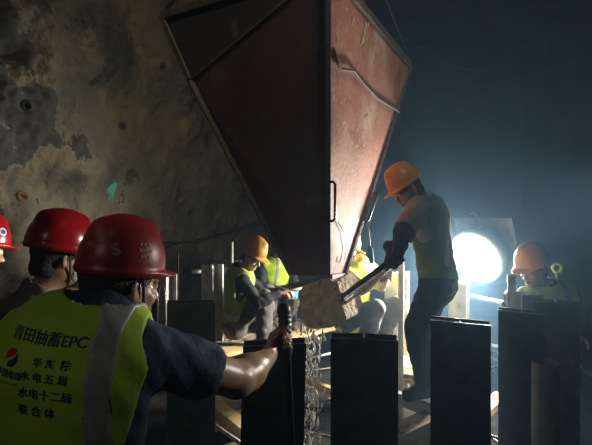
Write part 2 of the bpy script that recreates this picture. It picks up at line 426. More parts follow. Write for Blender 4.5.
# ------------------------------------------------------------------ timber and deck
def board(a, b, w_, h_, m, label, name='timber_board', cat='board', group=None):
    return tag(MB().beam(a, b, w_, h_).build(name, M[m], None, .004), label, cat, group)
P = lambda px, py, z: ground(px, py, z)
dd = V((.72, .69, 0)).normalized(); dn = V((-dd.y, dd.x, 0))
base = P(205, 356, 0); base.z = -.02
names = ['orange timber board at the front edge of the deck, crossing under the hopper gate', 'timber deck board second from the front edge under the crouching workers',
         'timber deck board third from the front edge', 'timber deck board fourth from the front edge', 'timber deck board fifth from the front edge', 'timber deck board against the tunnel wall side']
for k in range(6):
    o = base + dn*(.20*k+.02)
    board(o - dd*.35, o + dd*(2.25-.0*k), .185, .04, 'wood' if k == 0 else 'wood_old', names[k], group='boards of the rear deck')
for k, s in enumerate((.15, 1.15, 2.05)):
    o = base + dd*s
    c = o + dn*.5
    board(V((o.x,o.y,-.10))-dn*.05, V((c.x,c.y,-.10))+dn*.65, .08, .12, 'wood_old', ['timber bearer under the left end of the rear deck','timber bearer under the middle of the rear deck','timber bearer under the right end of the rear deck'][k], 'timber_bearer', 'beam')
    for q in (-.02, 1.1):
        cc = o+dn*q
        board(V((cc.x,cc.y,-.46)), V((cc.x,cc.y,-.16)), .08, .08, 'wood_old', 'short timber prop under the '+('front' if q < 0 else 'back')+' edge of the rear deck, '+('left end','middle','right end')[k], 'timber_prop', 'prop', 'props under the deck')
def zb(px, py, z): 
    p = P(px, py, z); return p
board(zb(196,350,-.10), zb(240,384,-.10), .05, .05, 'wood', 'short lit timber batten running down behind the elbow')
board(zb(196,392,-.10), zb(250,436,-.10), .10, .09, 'wood', 'thick pale timber beam below the forearm at left')
board(zb(190,436,-.24), zb(250,412,-.24), .07, .06, 'wood', 'narrow pale batten crossing under the thick timber beam at left')
board(zb(190,470,-.32), zb(262,438,-.32), .14, .05, 'wood_old', 'wide mossy coloured board lowest in the left gap')
board(zb(300,378,-.08), zb(340,395,-.08), .05, .06, 'wood', 'orange batten behind the falling concrete between the two middle black posts')
board(zb(385,352,0), zb(419,366,0), .10, .035, 'wood', 'bright yellow board end left of the standing boots')
board(zb(385,374,-.06), zb(414,381,-.06), .09, .03, 'wood', 'short yellow board below the bright board end')
board(zb(386,371,.05), zb(452,379,.05), .15, .035, 'wood_old', 'plank under the boots of the standing worker', 'timber_plank', 'plank')
board(zb(396,366,.05), zb(452,368,.05), .16, .035, 'wood', 'yellow plank showing behind the heels of the standing worker', 'timber_plank', 'plank')
board(zb(380,456,-.06), zb(450,420,-.06), .13, .20, 'wood_old', 'heavy concrete caked timber at bottom centre between two black posts', 'heavy_timber', 'beam')
board(zb(474,420,-.10), zb(502,396,-.10), .10, .05, 'wood', 'yellow board end in the narrow gap between the right dark posts')
board(zb(474,440,-.25), zb(492,455,-.25), .08, .05, 'wood', 'yellow block at the bottom of the narrow right gap')
for (x, y, z), wh in zip(((444,374,.03),(396,374,.03),(440,430,-.22)), ('right end of the plank under the boots', 'left end of the plank under the boots', 'heavy caked timber at bottom centre')):
    q = zb(x, y, z); board(V((q.x,q.y,-.46)), V((q.x,q.y,z)), .09, .09, 'wood_old', 'short timber prop under the '+wh, 'timber_prop', 'prop', 'props under the planks')
def rod(name, a, b, r, m, label, cat='rebar', group=None):
    return tag(MB().tube([a, V(a).lerp(V(b), .5), b], r, 8).build(name, M[m]), label, cat, group)
tag(MB().beam(zb(378,389,-.0), zb(452,420,-.0), .05, .08).build('steel_rail', M['grey_plastic'], None, .004), 'grey square steel rail below the boots, bright along its top', 'rail')
rod('scaffold_pipe', zb(190,408,-.05), zb(250,450,-.05), .012, 'pipe', 'thin metal pipe slanting down over the pale timber at left', 'pipe')
rod('steel_bar', zb(300,361,-.02), zb(345,350,-.02), .013, 'pipe', 'bright horizontal bar behind the falling concrete', 'bar')
rod('handrail_pipe', at(468,295.5,4.5), at(612,325,3.2), .02, 'pipe', 'upper pale horizontal pipe running behind the worker at the right', 'pipe')
rod('handrail_pipe', at(484,343,4.35), at(612,380,3.28), .02, 'pipe', 'lower pale horizontal pipe behind the right hand posts', 'pipe')
rod('guide_rod', V((at(178,251,3.6).x,3.6,-.46)), at(178,251,3.6), .008, 'rust', 'thin rusty upright rod right of the dull red helmet brim', 'rod')
rod('wall_pipe', at(192,271.5,4.9), at(201,271.5,4.9), .022, 'pipe', 'short bright pipe end left of the dim grey post', 'pipe')
rod('upright_rod', V((at(232,242,4.6).x,4.6,-.46)), at(232,242,4.6), .014, 'white_tube', 'pale upright rod left of the orange helmet of the crouching worker', 'rod')
rod('hand_held_tube', at(511.5,314,2.9), at(511.5,275,2.9), .026, 'white_tube', 'pale upright tube gripped by the worker leaning at the right', 'tube')
rod('grey_pipe', at(283,290,4.6), at(303,289,4.6), .022, 'pipe', 'short horizontal grey pipe between the glove and the hopper gate', 'pipe')
rod('upright_tube', V((at(401,262,3.4).x,3.4,-.46)), at(401,262,3.4), .022, 'white_tube', 'pale upright tube behind the hand of the standing worker', 'tube')
# twisted rebars in the pit
rb = random.Random(5)
for k, (x0,y0,x1,y1,z) in enumerate([(296,406,345,396,-.2),(300,372,345,366,-.2),(470,362,515,352,-.15),(470,372,515,362,-.2),(470,350,512,366,-.1),(470,404,512,392,-.25),
                       (474,424,510,452,-.15),(478,432,505,440,-.12),(380,384,408,372,-.1),(300,430,345,440,-.3)]):
    a, b = zb(x0,y0,z), zb(x1,y1,z)
    n = 40; pts = [a.lerp(b, i/n) for i in range(n+1)]
    r = .008 if k else .013
    lab = ['thick ribbed reinforcing bar crossing behind the falling concrete', 'thin reinforcing bar above the thick one behind the falling concrete', 'thin bar in the right gap between dark posts, second from top', 'thin bar in the right gap between dark posts, third from top',
           'topmost thin bar in the right gap between dark posts', 'thin bar just below the yellow board end in the right gap', 'thin bar sloping down at the bottom of the right gap', 'lowest thin bar crossing in the right gap', 'thin bar left of the boots of the standing worker', 'lowest thin bar behind the falling concrete'][k]
    tag(MB().tube(pts, [r*(1.25 if i % 2 else .95) for i in range(n+1)], 7).build('reinforcing_bar', M['rebar']), lab, 'rebar', None if k == 0 else 'reinforcing bars in the pit')
# white wire loop left of the black post
rope('wire_loop', [at(157,345,2.2), at(158,300,2.2), at(160,286,2.2), at(163,285,2.2), at(165,290,2.2), at(166,330,2.2)], .0022, M['pipe'], 'thin pale wire loop hanging between dull red helmet and black post', 'wire')
# rope with blue wrap near the lever
rope('hanging_cord', [at(367,222,2.9), at(369,232,2.95), at(370,248,2.98)], .0035, M['white_tube'], 'white cord hanging from the right edge of the hopper', 'cord')
tag(MB().tube([at(369,246,2.98), at(370,249,2.98), at(370.5,256,2.99), at(372,263,3.0)], [.008,.019,.021,.014], 12).build('blue_rope_bundle', M['rope_blue']), 'blue rope bundle tied at the end of the white cord', 'rope')
# eyelet on a stick behind the worker on the right
lp = at(557,268,3.7); tv = MB(); pts = [lp+V((.035*math.cos(a), 0, .035*math.sin(a))) for a in [i*2*math.pi/20 for i in range(21)]]
ey = tv.tube(pts, .012, 8, False).build('ring_hook', M['white_tube'])
MB().tube([lp-V((0,0,.035)), V((lp.x,lp.y,-.46))], .009, 8).build('shank', M['pipe'], ey)
tag(ey, 'pale ring on a thin upright rod behind the shoulder of the worker at the right', 'ring')
# wall details
def cable(name, pix, r, m, label):
    pts = []
    for x, y in pix:
        l, n = on_wall(x, y); pts.append(l+n*.05)
    # smooth
    for _ in range(3):
        q = [pts[0]]
        for i in range(len(pts)-1): q += [pts[i].lerp(pts[i+1], .25), pts[i].lerp(pts[i+1], .75)]
        q.append(pts[-1]); pts = q
    return rope(name, pts, r, M[m], label, 'cable')
cable('wall_cable', [(140,238),(170,242),(200,239),(235,230),(265,218)], .012, 'black', 'black cable sagging along the tunnel wall above the posts')
bolts = [(130,40,.055,'rusty rock bolt near the top of the wall left of the hopper'),(122,126,.06,'rock bolt in a dark ring in the middle of the pale wall'),
         (22,197,.06,'rusty rock bolt low on the wall above the left red helmets'),(163,66,.04,'small rock bolt highest beside the hopper edge'),(190,211,.05,'rock bolt in the grey wall above the cable'),(28,106,.05,'dark rock bolt at the edge of the black hollow')]
for x, y, r, lab in bolts:
    l, n = on_wall(x, y); e = empty('rock_bolt', l)
    MB().lathe([(r*.45,.0),(r*.5,.022),(r*.9,.02),(r,.012),(r*1.05,-.03)], l, n, 20).build('plate', M['rust'] if 'rust' in lab else M['dark_grey'], e)
    MB().lathe([(0,.012),(r*.4,.010),(r*.46,-.01)], l, n, 14).build('bolt_end', M['black_hole'], e)
    tag(e, lab, 'rock bolt')
def patch(name, x, y, w_, h_, m, label, seed, cat):
    rr = random.Random(seed); l, n = on_wall(x, y); tx = n.cross(V((0,0,1))).normalized(); ty = tx.cross(n)
    K = 84; ph = [rr.uniform(0, 6.3) for _ in range(5)]; rad = [1+.22*math.sin(2*6.283*k/K+ph[0])+.16*math.sin(5*6.283*k/K+ph[1])+.11*math.sin(9*6.283*k/K+ph[2])+.08*math.sin(17*6.283*k/K+ph[3])+rr.uniform(-.05,.05) for k in range(K)]; vs = [l+n*.03]; 
    for k in range(K):
        a = 2*math.pi*k/K; rad_ = (rad[k]+rad[(k+1)%K])/2
        p = l+tx*(math.cos(a)*w_*rad_)+ty*(math.sin(a)*h_*rad_)
        hit = WALL_BVH.ray_cast(p+n*.6, -n)[0]
        vs.append((hit if hit else p)+n*.004)
    vs2 = []
    for k in range(K):
        p = l.lerp(V(vs[k+1]), .6); hit = WALL_BVH.ray_cast(p+n*.6, -n)[0]; vs2.append((hit if hit else p)+n*(.014+.01*rr.random()))
    vs = [vs[0]] + vs2 + vs[1:]
    hit = WALL_BVH.ray_cast(l+n*.6, -n)[0]; vs[0] = (hit or l)+n*.016
    fs = [(0, 1+k, 1+(k+1)%K) for k in range(K)] + [(1+k, 1+K+k, 1+K+(k+1)%K, 1+(k+1)%K) for k in range(K)]
    return tag(MB().add(vs, fs, True).build(name, M[m]), label, cat)
patch('green_patch', 112, 190, .05, .13, 'green_stain', 'blue green stain running down the tunnel wall', 4, 'stain')
# cables high in the dark
rope('ceiling_cable', [V((-.2,8.5,4.6)), V((1.6,8.6,4.0)), V((3.0,8.7,3.75)), V((4.2,8.8,3.95)), V((5.9,8.9,4.6))], .018, M['rope'], 'faint cable sagging across the dark upper right', 'cable')
rope('ceiling_cable', [V((0.2,6.2,4.4)), V((1.2,6.2,3.95)), V((2.2,6.2,3.4)), V((3.2,6.2,3.2))], .010, M['rope'], 'thin faint cable leaving the hopper corner to the right', 'cable')

# ------------------------------------------------------------------ sculpting in a distance field
class Field:
    def __init__(s, lo, hi, h):
        s.lo = np.array(lo, float); s.h = h
        s.n = np.ceil((np.array(hi, float)-s.lo)/h).astype(int)+1
        s.D = np.full(s.n, 1.0, np.float32)
    def win(s, lo, hi):
        a = np.maximum(np.floor((np.array(lo)-s.lo)/s.h).astype(int), 0)
        b = np.minimum(np.ceil((np.array(hi)-s.lo)/s.h).astype(int)+1, s.n)
        if (b <= a).any(): return None
        ax = [(s.lo[i]+s.h*np.arange(a[i], b[i])).astype(np.float32) for i in range(3)]
        return (slice(a[0], b[0]), slice(a[1], b[1]), slice(a[2], b[2])), np.meshgrid(*ax, indexing='ij')
    def comb(s, w_, d, k, op):
        A = s.D[w_]
        if op == 'add':
            if k > 0:
                hh = np.clip(.5+.5*(A-d)/k, 0, 1); s.D[w_] = A*(1-hh)+d*hh-k*hh*(1-hh)
            else: s.D[w_] = np.minimum(A, d)
        elif op == 'sub':
            if k > 0:
                hh = np.clip(.5-.5*(A+d)/k, 0, 1); s.D[w_] = A*(1-hh)-d*hh+k*hh*(1-hh)
            else: s.D[w_] = np.maximum(A, -d)
    def cap(s, a, b, r1, r2=None, k=.02, u=None, f=1.0, op='add', g=0.0):
        """tapered capsule; u,f: squash direction and factor; g: grow"""
        a, b = np.array(a, float), np.array(b, float); r2 = r1 if r2 is None else r2
        r1, r2 = r1+g, r2+g
        m = max(r1, r2)+k+.03
        W = s.win(np.minimum(a, b)-m, np.maximum(a, b)+m)
        if W is None: return s
        w_, (X, Y, Z) = W
        X, Y, Z = X-a[0], Y-a[1], Z-a[2]; c = b-a
        if u is not None:
            u = np.array(u, float); u = u/np.linalg.norm(u)
            # the depth radius is (r+g): keep the growth uniform by a slightly smaller squash
            f_ = f*(m)/(m) 
            t = (X*u[0]+Y*u[1]+Z*u[2])*(f_-1); X = X+t*u[0]; Y = Y+t*u[1]; Z = Z+t*u[2]
            c = c+np.dot(c, u)*(f_-1)*u
        L2 = max(float(np.dot(c, c)), 1e-9)
        t = np.clip((X*c[0]+Y*c[1]+Z*c[2])/L2, 0, 1)
        d = np.sqrt((X-t*c[0])**2+(Y-t*c[1])**2+(Z-t*c[2])**2)-(r1+(r2-r1)*t)
        if u is not None: d = d/ (1+(f-1)*.35)
        s.comb(w_, d, k, op); return s
    def ell(s, c, R, r, k=.02, op='add', g=0.0):
        """ellipsoid; R rows = axes"""
        c = np.array(c, float); R = np.array(R, float); r = np.array(r, float)+g
        m = r.max()+k+.02
        W = s.win(c-m, c+m)
        if W is None: return s
        w_, (X, Y, Z) = W
        X, Y, Z = X-c[0], Y-c[1], Z-c[2]
        q = [X*R[i][0]+Y*R[i][1]+Z*R[i][2] for i in range(3)]
        k0 = np.sqrt(sum((q[i]/r[i])**2 for i in range(3))); k1 = np.sqrt(sum((q[i]/r[i]**2)**2 for i in range(3)))+1e-6
        s.comb(w_, k0*(k0-1)/k1, k, op); return s
    def half(s, p, n):
        """keep only the side that n points away from"""
        p, n = np.array(p, float), np.array(n, float); n = n/np.linalg.norm(n)
        W = s.win(s.lo, s.lo+s.h*s.n); w_, (X, Y, Z) = W
        s.D = np.maximum(s.D, ((X-p[0])*n[0]+(Y-p[1])*n[1]+(Z-p[2])*n[2]).astype(np.float32)); return s
    def wrinkle(s, amp, sc, d=(0, 0, 1), seed=0):
        W = s.win(s.lo, s.lo+s.h*s.n); w_, (X, Y, Z) = W; q = seed*1.7
        t = np.sin(X*sc+2.1*np.sin(Z*sc*.6+q)+q)*np.sin(Z*sc*1.3+1.7*np.sin(Y*sc*.7+q))+.6*np.sin((X*.6+Y+Z*.8)*sc*1.7+2*np.sin(X*sc*.5))
        s.D += (amp*t).astype(np.float32); return s
    def copy(s):
        o = Field.__new__(Field); o.lo, o.h, o.n, o.D = s.lo, s.h, s.n, s.D.copy(); return o
    def mesh(s):
        D = s.D; S = D < 0; nx, ny, nz = D.shape
        cnt = np.zeros((nx-1, ny-1, nz-1), np.int8)
        for i in (0, 1):
            for j in (0, 1):
                for k in (0, 1): cnt += S[i:nx-1+i, j:ny-1+j, k:nz-1+k]
        act = np.argwhere((cnt > 0) & (cnt < 8))
        if len(act) == 0: return np.zeros((0, 3)), np.zeros((0, 4), int)
        idx = np.full(cnt.shape, -1, np.int64); idx[tuple(act.T)] = np.arange(len(act))
        acc = np.zeros((len(act), 3)); num = np.zeros(len(act))
        corners = [(i, j, k) for i in (0, 1) for j in (0, 1) for k in (0, 1)]
        for a in corners:
            for ax in range(3):
                if a[ax] == 1: continue
                b = list(a); b[ax] = 1
                va = D[act[:, 0]+a[0], act[:, 1]+a[1], act[:, 2]+a[2]]; vb = D[act[:, 0]+b[0], act[:, 1]+b[1], act[:, 2]+b[2]]
                m = (va < 0) != (vb < 0); t = np.where(m, va/(np.where(va == vb, 1, va-vb)), 0)
                p = np.array(a, float)[None, :]+np.zeros((len(act), 3)); p[:, ax] += t
                acc += p*m[:, None]; num += m
        vs = s.lo+(act+acc/num[:, None])*s.h
        F = []
        for ax in range(3):
            o1, o2 = (ax+1) % 3, (ax+2) % 3
            sl0 = [slice(None)]*3; sl1 = [slice(None)]*3; sl0[ax] = slice(0, -1); sl1[ax] = slice(1, None)
            A, B = S[tuple(sl0)], S[tuple(sl1)]
            e = np.argwhere(A != B)
            lim = np.array(D.shape)-1
            ok = (e[:, o1] > 0) & (e[:, o2] > 0) & (e[:, o1] < lim[o1]) & (e[:, o2] < lim[o2]); e = e[ok]
            ins = A[tuple(e.T)]
            def g(d1, d2):
                q = e.copy(); q[:, o1] -= d1; q[:, o2] -= d2; return idx[tuple(q.T)]
            q = np.stack([g(1, 1), g(0, 1), g(0, 0), g(1, 0)], 1)
            q[~ins] = q[~ins][:, ::-1]; F.append(q)
        return vs, np.concatenate(F)
    def build(s, name, mats, parent=None, smooth=1, matfn=None):
        vs, fs = s.mesh()
        fs = fs[(fs >= 0).all(1)]
        for _ in range(smooth):
            acc = np.zeros_like(vs); num = np.zeros(len(vs))
            for a in range(4):
                i, j = fs[:, a], fs[:, (a+1) % 4]
                np.add.at(acc, i, vs[j]); np.add.at(num, i, 1); np.add.at(acc, j, vs[i]); np.add.at(num, j, 1)
            vs = vs*.5+.5*acc/np.maximum(num, 1)[:, None]
        me = bpy.data.meshes.new(name)
        me.vertices.add(len(vs)); me.vertices.foreach_set('co', vs.astype(np.float32).ravel())
        me.loops.add(len(fs)*4); me.loops.foreach_set('vertex_index', fs.astype(np.int32).ravel())
        me.polygons.add(len(fs)); me.polygons.foreach_set('loop_start', np.arange(0, len(fs)*4, 4, dtype=np.int32))
        me.update(calc_edges=True); me.validate()
        me.polygons.foreach_set('use_smooth', [True]*len(me.polygons))
        o = link_mesh(name, me, mats, parent)
        if matfn is not None:
            me.polygons.foreach_set('material_index', matfn(vs[fs].mean(1)).astype(np.int32))
        me.update(); return o
    def surf(s): 
        vs, fs = s.mesh(); return BVHTree.FromPolygons([V(p) for p in vs], [tuple(int(i) for i in f) for f in fs])

M['skin'] = mat('tanned_skin', (.42,.26,.17), (.34,.20,.13), .36, 14, .12, 90, spec=.6)
M['lips'] = mat('lips', (.24,.10,.08))
M['eye'] = mat('eye_white', (.6,.58,.55), None, .2)
M['iris'] = mat('dark_iris', (.015,.01,.01), None, .2)
M['hair'] = mat('black_hair', (.015,.013,.012), (.03,.026,.022), .6, 60, .8, 160)
M['vest'] = mat('hi_vis_yellow_green', (.50,.72,.045), (.42,.62,.035), .75, 6, .35, 40)
M['vest_yellow'] = mat('hi_vis_yellow', (.72,.66,.04), (.60,.55,.03), .75, 6, .35, 40)
M['vest_backlit'] = mat('backlit_hi_vis', (.20,.24,.09), (.15,.17,.08), .85, 6, .35, 40)  # hi-vis copy darkened in colour for the backlit standing worker
M['vest_shaded'] = mat('shaded_hi_vis', (.30,.40,.05), (.22,.28,.05), .85, 6, .35, 40)  # darker hi-vis copy; the hopper's shade is put into the colour
M['strip'] = mat('grey_reflective_tape', (.42,.42,.40), (.34,.34,.33), .45, 30, .1)
M['navy'] = mat('dark_blue_cotton', (.018,.045,.085), (.012,.03,.06), .85, 10, .4, 60)
M['black_cloth'] = mat('black_cloth', (.022,.022,.024), (.014,.014,.015), .9, 10, .4, 60)
M['grey_cloth'] = mat('grey_work_cloth', (.11,.105,.095), (.07,.066,.06), .9, 8, .5, 50)
M['sleeve_grey'] = mat('pale_grey_shirt', (.42,.40,.38), (.33,.31,.30), .9, 8, .4, 50)
M['khaki'] = mat('khaki_cloth', (.30,.26,.19), (.22,.19,.14), .9, 8, .4, 50)
M['trouser_dark'] = mat('dark_navy_trousers', (.03,.04,.055), (.02,.027,.038), .9, 8, .5, 50)
M['boot'] = mat('black_boot', (.03,.028,.026), (.06,.055,.045), .6, 20, .3)
M['glove'] = mat('dark_work_glove', (.05,.05,.07), (.03,.03,.045), .85, 20, .4)
M['helmet_red'] = mat('glossy_red_helmet', (.42,.010,.013), (.34,.008,.011), .22, 5, 0, spec=.6)
M['helmet_dull'] = mat('dusty_red_helmet', (.34,.024,.024), (.26,.022,.022), .38, 5, .05, 60, spots=[((.32,.12,.10), 14, .58, .75)])
M['helmet_orange'] = mat('orange_yellow_helmet', (.80,.36,.03), (.68,.28,.025), .35, 5)
M['helmet_amber'] = mat('dark_amber_helmet', (.50,.22,.02), (.36,.15,.015), .5, 8)  # darker amber than the other orange helmets
M['helmet_pale'] = mat('pale_orange_helmet', (.95,.42,.10), (.88,.36,.08), .35, 5)
M['mask'] = mat('white_face_mask', (.75,.74,.70), (.65,.64,.60), .9, 20)
M['strap'] = mat('dark_chin_strap', (.05,.05,.05))
M['ink_blue'] = mat('navy_print', (.012,.045,.085), None, .7)
M['ink_red'] = mat('red_print', (.55,.03,.03), None, .7)
M['ink_logo_blue'] = mat('blue_print', (.02,.06,.35), None, .7)
M['ink_white'] = mat('worn_white_print', (.50,.42,.36), (.30,.17,.14), .6, 40)
M['ink_badge'] = mat('white_badge', (.75,.78,.82), None, .5)

def nrm(v): return V(v).normalized()
def frame(f, u):
    f = nrm(f); r = f.cross(nrm(u)).normalized(); u = r.cross(f).normalized()
    return f, r, u                                  # forward, wearer's right, up

def hand(F, W, d, palm, grip=.6, side=1, g=0.0, k=.006, thumb=1.0, spread=.0, sc=1.0):
    """W wrist, d direction of the metacarpals, palm = direction the palm faces, side=+1 thumb on d x palm side"""
    d = nrm(d); palm = V(palm); palm = (palm-d*palm.dot(d)).normalized(); t = d.cross(palm)*side
    ln = (.072, .080, .074, .060)
    F.cap(W-d*.02, W+d*.03, .026*sc, .027, .012, palm, 1.35, g=g)
    for i in range(4):
        off = t*((1.5-i)*.0205*sc)
        F.cap(W+d*.015+off*.6, W+(d*.088+off)*sc, .0125, .0112, .012, g=g)
    F.cap(W+(d*.03+t*.012)*sc, W+(d*.07-t*.012)*sc, .017, .015, .012, palm, 1.1, g=g)
    for i in range(4):
        p = W+(d*(.088-(.006 if i in (0, 3) else 0))+t*((1.5-i)*.0208))*sc
        dirv = d+t*(1.5-i)*spread; rr = .0098-(i == 3)*.0012
        for j, fr in enumerate((.44, .31, .25)):
            a = grip*(1.1, 1.35, .95)[j]*(1+.08*i)
            n_ = palm
            axis = d.cross(palm)
            dirv = (Matrix.Rotation(a, 3, axis) @ dirv)
            q = p+dirv.normalized()*ln[i]*fr*1.08*sc
            F.cap(p, q, rr-.0006*j, rr-.0006*(j+1), .003, g=g); p = q
    p = W+(d*.025+t*.022)*sc; v = (d*.55+t*.75+palm*.35*grip).normalized()
    for L_, r_ in ((.042, .0135), (.033, .0112), (.027, .0098)):
        q = p+v*L_*sc; F.cap(p, q, r_, r_-.001, .008, g=g); p = q
        v = (v+palm*.55*grip*thumb-t*.45*grip*thumb+d*.15).normalized()

def head(F, H, hf, hu, s=1.0, mouth=True):
    f, r, u = frame(hf, hu); R = [tuple(r), tuple(f), tuple(u)]
    E = lambda a, b, c: H+r*a*s+f*b*s+u*c*s
    F.ell(E(0, -.012, .032), R, (.074*s, .094*s, .086*s), .02)
    F.ell(E(0, .020, -.040), R, (.060*s, .070*s, .078*s), .03)
    F.cap(E(-.042, .010, -.062), E(-.012, .068, -.098), .020*s, .017*s, .02)
    F.cap(E(.042, .010, -.062), E(.012, .068, -.098), .020*s, .017*s, .02)
    F.cap(E(-.012, .076, -.095), E(.012, .076, -.095), .015*s, .015*s, .015)
    for q in (-1, 1):
        F.ell(E(.033*q, .094, .0), R, (.017*s, .014*s, .012*s), .012, 'sub')
        F.cap(E(.014*q, .088, .016), E(.045*q, .076, .014), .008*s, .007*s, .01)
        F.ell(E(.044*q, .060, -.030), R, (.018*s, .018*s, .016*s), .02)
        F.ell(E(.032*q, .076, -.001), R, (.0135*s,)*3, .003)
        F.ell(E(.078*q, -.002, -.010), [tuple((r+f*.35*q).normalized()), tuple((f-r*.35*q).normalized()), tuple(u)], (.007*s, .019*s, .032*s), .004)
        F.ell(E(.084*q, .002, -.006), R, (.005*s, .009*s, .018*s), .003, 'sub')
    F.cap(E(0, .088, .006), E(0, .110, -.034), .008*s, .012*s, .008)
    F.cap(E(-.010, .098, -.038), E(.010, .098, -.038), .0075*s, .0075*s, .006)
    F.cap(E(-.017, .086, -.063), E(.017, .086, -.063), .0065*s, .0065*s, .004)
    F.cap(E(-.014, .085, -.073), E(.014, .085, -.073), .0075*s, .0075*s, .004)

def helmet(H, hf, hu, mname, parent, s=1.0, h=.005, seed=0, brim=.045, label=None):
    f, r, u = frame(hf, hu); R = [tuple(r), tuple(f), tuple(u)]
    E = lambda a, b, c: H+r*a*s+f*b*s+u*c*s
    lo = np.array(H)-.26*s; hi = np.array(H)+.26*s
    F = Field(lo, hi, h)
    F.ell(E(0, -.006, .040), R, (.108*s, .131*s, .146*s), 0)
    F.cap(E(0, -.085, .136), E(0, .065, .146), .022*s, .026*s, .035)               # crown ridge
    # rim roll and the visor
    F.ell(E(0, -.004, .020), R, (.112*s, .136*s, .012*s), .010)
    F.ell(E(0, .050, .016), R, (.088*s, (.098+brim)*s, .010*s), .014)
    I = F
    I.ell(E(0, -.006, .025), R, (.100*s, .123*s, .142*s), .0, 'sub')
    I.half(E(0, 0, .006)-u*.0, -u)
    o = F.build('helmet', M[mname], parent, 1)
    return o

def figure(p):
    """p: dict of world points and options; builds one person with a continuous body and clothing children"""
    h = p.get('h', .008); J = p
    root = empty('person', p['base'])
    SL, SR, C, P_, Nk, H = J['SL'], J['SR'], J['C'], J['P'], J['N'], J['H']
    lat = (SR-SL).normalized(); up = (C-P_).normalized(); dep = up.cross(lat).normalized()
    pts = [SL, SR, C, P_, Nk, H] + [J[k] for k in ('EL','ER','WL','WR','HL','HR','KL','KR','AL','AR')]
    lo = np.min(np.array([list(q) for q in pts]), 0)-.26; hi = np.max(np.array([list(q) for q in pts]), 0)+.26
    F = Field(lo, hi, h)
    tw = J.get('tw', 1.0)
    def torso(F, g=0.0):
        F.cap(P_-up*.02, P_+up*.06, .165*tw, .15*tw, .04, dep, 1.4, g=g)
        F.cap(P_.lerp(C, .3), C+up*.02, .142*tw, .168*tw, .05, dep, 1.38, g=g)
        F.cap(SL+lat*.02, SR-lat*.02, .062, .062, .05, g=g)
        F.cap(C+up*.07, Nk, .085, .062, .05, g=g)
    def arm(F, s, g=0.0, upto=1.0, k=.02):
        S, E, W = J['S'+s], J['E'+s], J['W'+s]
        ar = J.get('ar', 1.0)
        F.cap(S, S.lerp(E, .95), .054*ar**.5, .043*ar, k, g=g)
        if upto > .5:
            F.cap(E, E.lerp(W, .35), .042*ar, .043*ar, k, g=g); F.cap(E.lerp(W, .3), W, .042*ar, .027*ar**.5, k, g=g)
    def leg(F, s, g=0.0):
        q = {'L': 1, 'R': -1}[s]
        Hp = P_ - lat*(.085*tw)*q - up*.03; K, A = J['K'+s], J['A'+s]
        F.cap(Hp, K, .086*tw, .056, .03, g=g); F.cap(K, K.lerp(A, .35), .054, .056, .02, g=g)
        F.cap(K.lerp(A, .3), A, .055, .038, .02, g=g)
    def foot(F, s, g=0.0):
        A, T = J['A'+s], J['T'+s]
        d = (T-A); d.z = 0; d.normalize(); a0 = V((A.x, A.y, A.z-.055))
        F.cap(a0-d*.055, a0+d*.03, .038, .042, .02, g=g); F.cap(a0+d*.02, a0+d*.15+V((0,0,-.008)), .042, .034, .02, g=g)
        F.cap(A+V((0,0,.05)), a0, .044, .042, .02, g=g)
        for _ in (0,): pass
    torso(F); F.cap(Nk-up*.01, H-V(J['hu']).normalized()*.03, .056, .054, .02)
    head(F, H, J['hf'], J['hu'])
    for s in 'LR':
        arm(F, s); leg(F, s); foot(F, s)
        hp = J['hand'+s]; hand(F, J['W'+s], hp[0], hp[1], hp[2], hp[3])
    f, r, u = frame(J['hf'], J['hu'])
    def matfn(c):
        q = c-np.array(H); a, b, e = q@np.array(r), q@np.array(f), q@np.array(u)
        m = np.zeros(len(c), int)
        m[(b > .08) & (np.abs(a) < .026) & (e < -.056) & (e > -.080)] = 1
        for sx in (-1, 1):
            dd2 = np.sqrt((a-.032*sx)**2+(e+.001)**2)
            m[(b > .076) & (dd2 < .011) & (np.abs(e+.001) < .006)] = 2
            m[(b > .078) & (dd2 < .005)] = 3
        return m
    body = F.build('body', [M['skin'], M['lips'], M['eye'], M['iris']], root, 1, matfn)
    # hair
    G = Field(np.array(H)-.2, np.array(H)+.2, .006); R = [tuple(r), tuple(f), tuple(u)]
    G.ell(H-f*.016+u*.034, R, (.081, .099, .090), 0)
    G.ell(H-f*.045-u*.045, R, (.062, .058, .060), .02)
    G.half(H+f*.052-u*.0, (f*.8-u*.45)); G.half(H-u*.085, -u)
    G.wrinkle(.0006, 160)
    G.build('hair', M['hair'], root, 1)
    hel = helmet(H+f*.0+u*.02, J['hf'], J['hu'], J['helmet'], root, h=J.get('hh', .005), brim=J.get('brim', .045), s=J.get('hs', 1.0))
    # chin strap
    sp = [H+r*.083*q+f*b+u*e for q, b, e in ((1, .03, .05), (1, .030, -.03))]
    mb = MB()
    for q in (-1, 1): mb.tube([H+r*.086*q+f*.0+u*.06, H+r*.080*q+f*.02-u*.02, H+r*.060*q+f*.04-u*.085, H+r*.0*q+f*.058-u*.128], .0045, 6)
    mb.build('chin_strap', M[J.get('strapm', 'strap')], root)
    # top garment
    T = Field(lo, hi, h); torso(T, .014)
    T.half(P_-up*.12, -up)
    ar = J.get('ar', 1.0)
    for s in 'LR':
        S, E, W = J['S'+s], J['E'+s], J['W'+s]; fr = J.get('sleeve', 1.0)
        if fr >= 1:
            arm(T, s, .012, 1, .03)
        else:
            T.cap(S, S.lerp(E, fr*1.45), .066, .060*ar**.7, .03, g=.012)
    T.cap(C+up*.10, Nk+up*.015, .088, .066, .03)
    T.wrinkle(J.get('wr', .0035), J.get('wsc', 38), seed=J.get('seed', 0))
    if J.get('sleeve', 1.0) < 1:
        for s in 'LR':
            S, E = J['S'+s], J['E'+s]; d = (E-S).normalized(); q = S.lerp(E, J['sleeve']*1.45)
            T.cap(q+d*.11, q+d*.20, .11, .11, 0, op='sub')
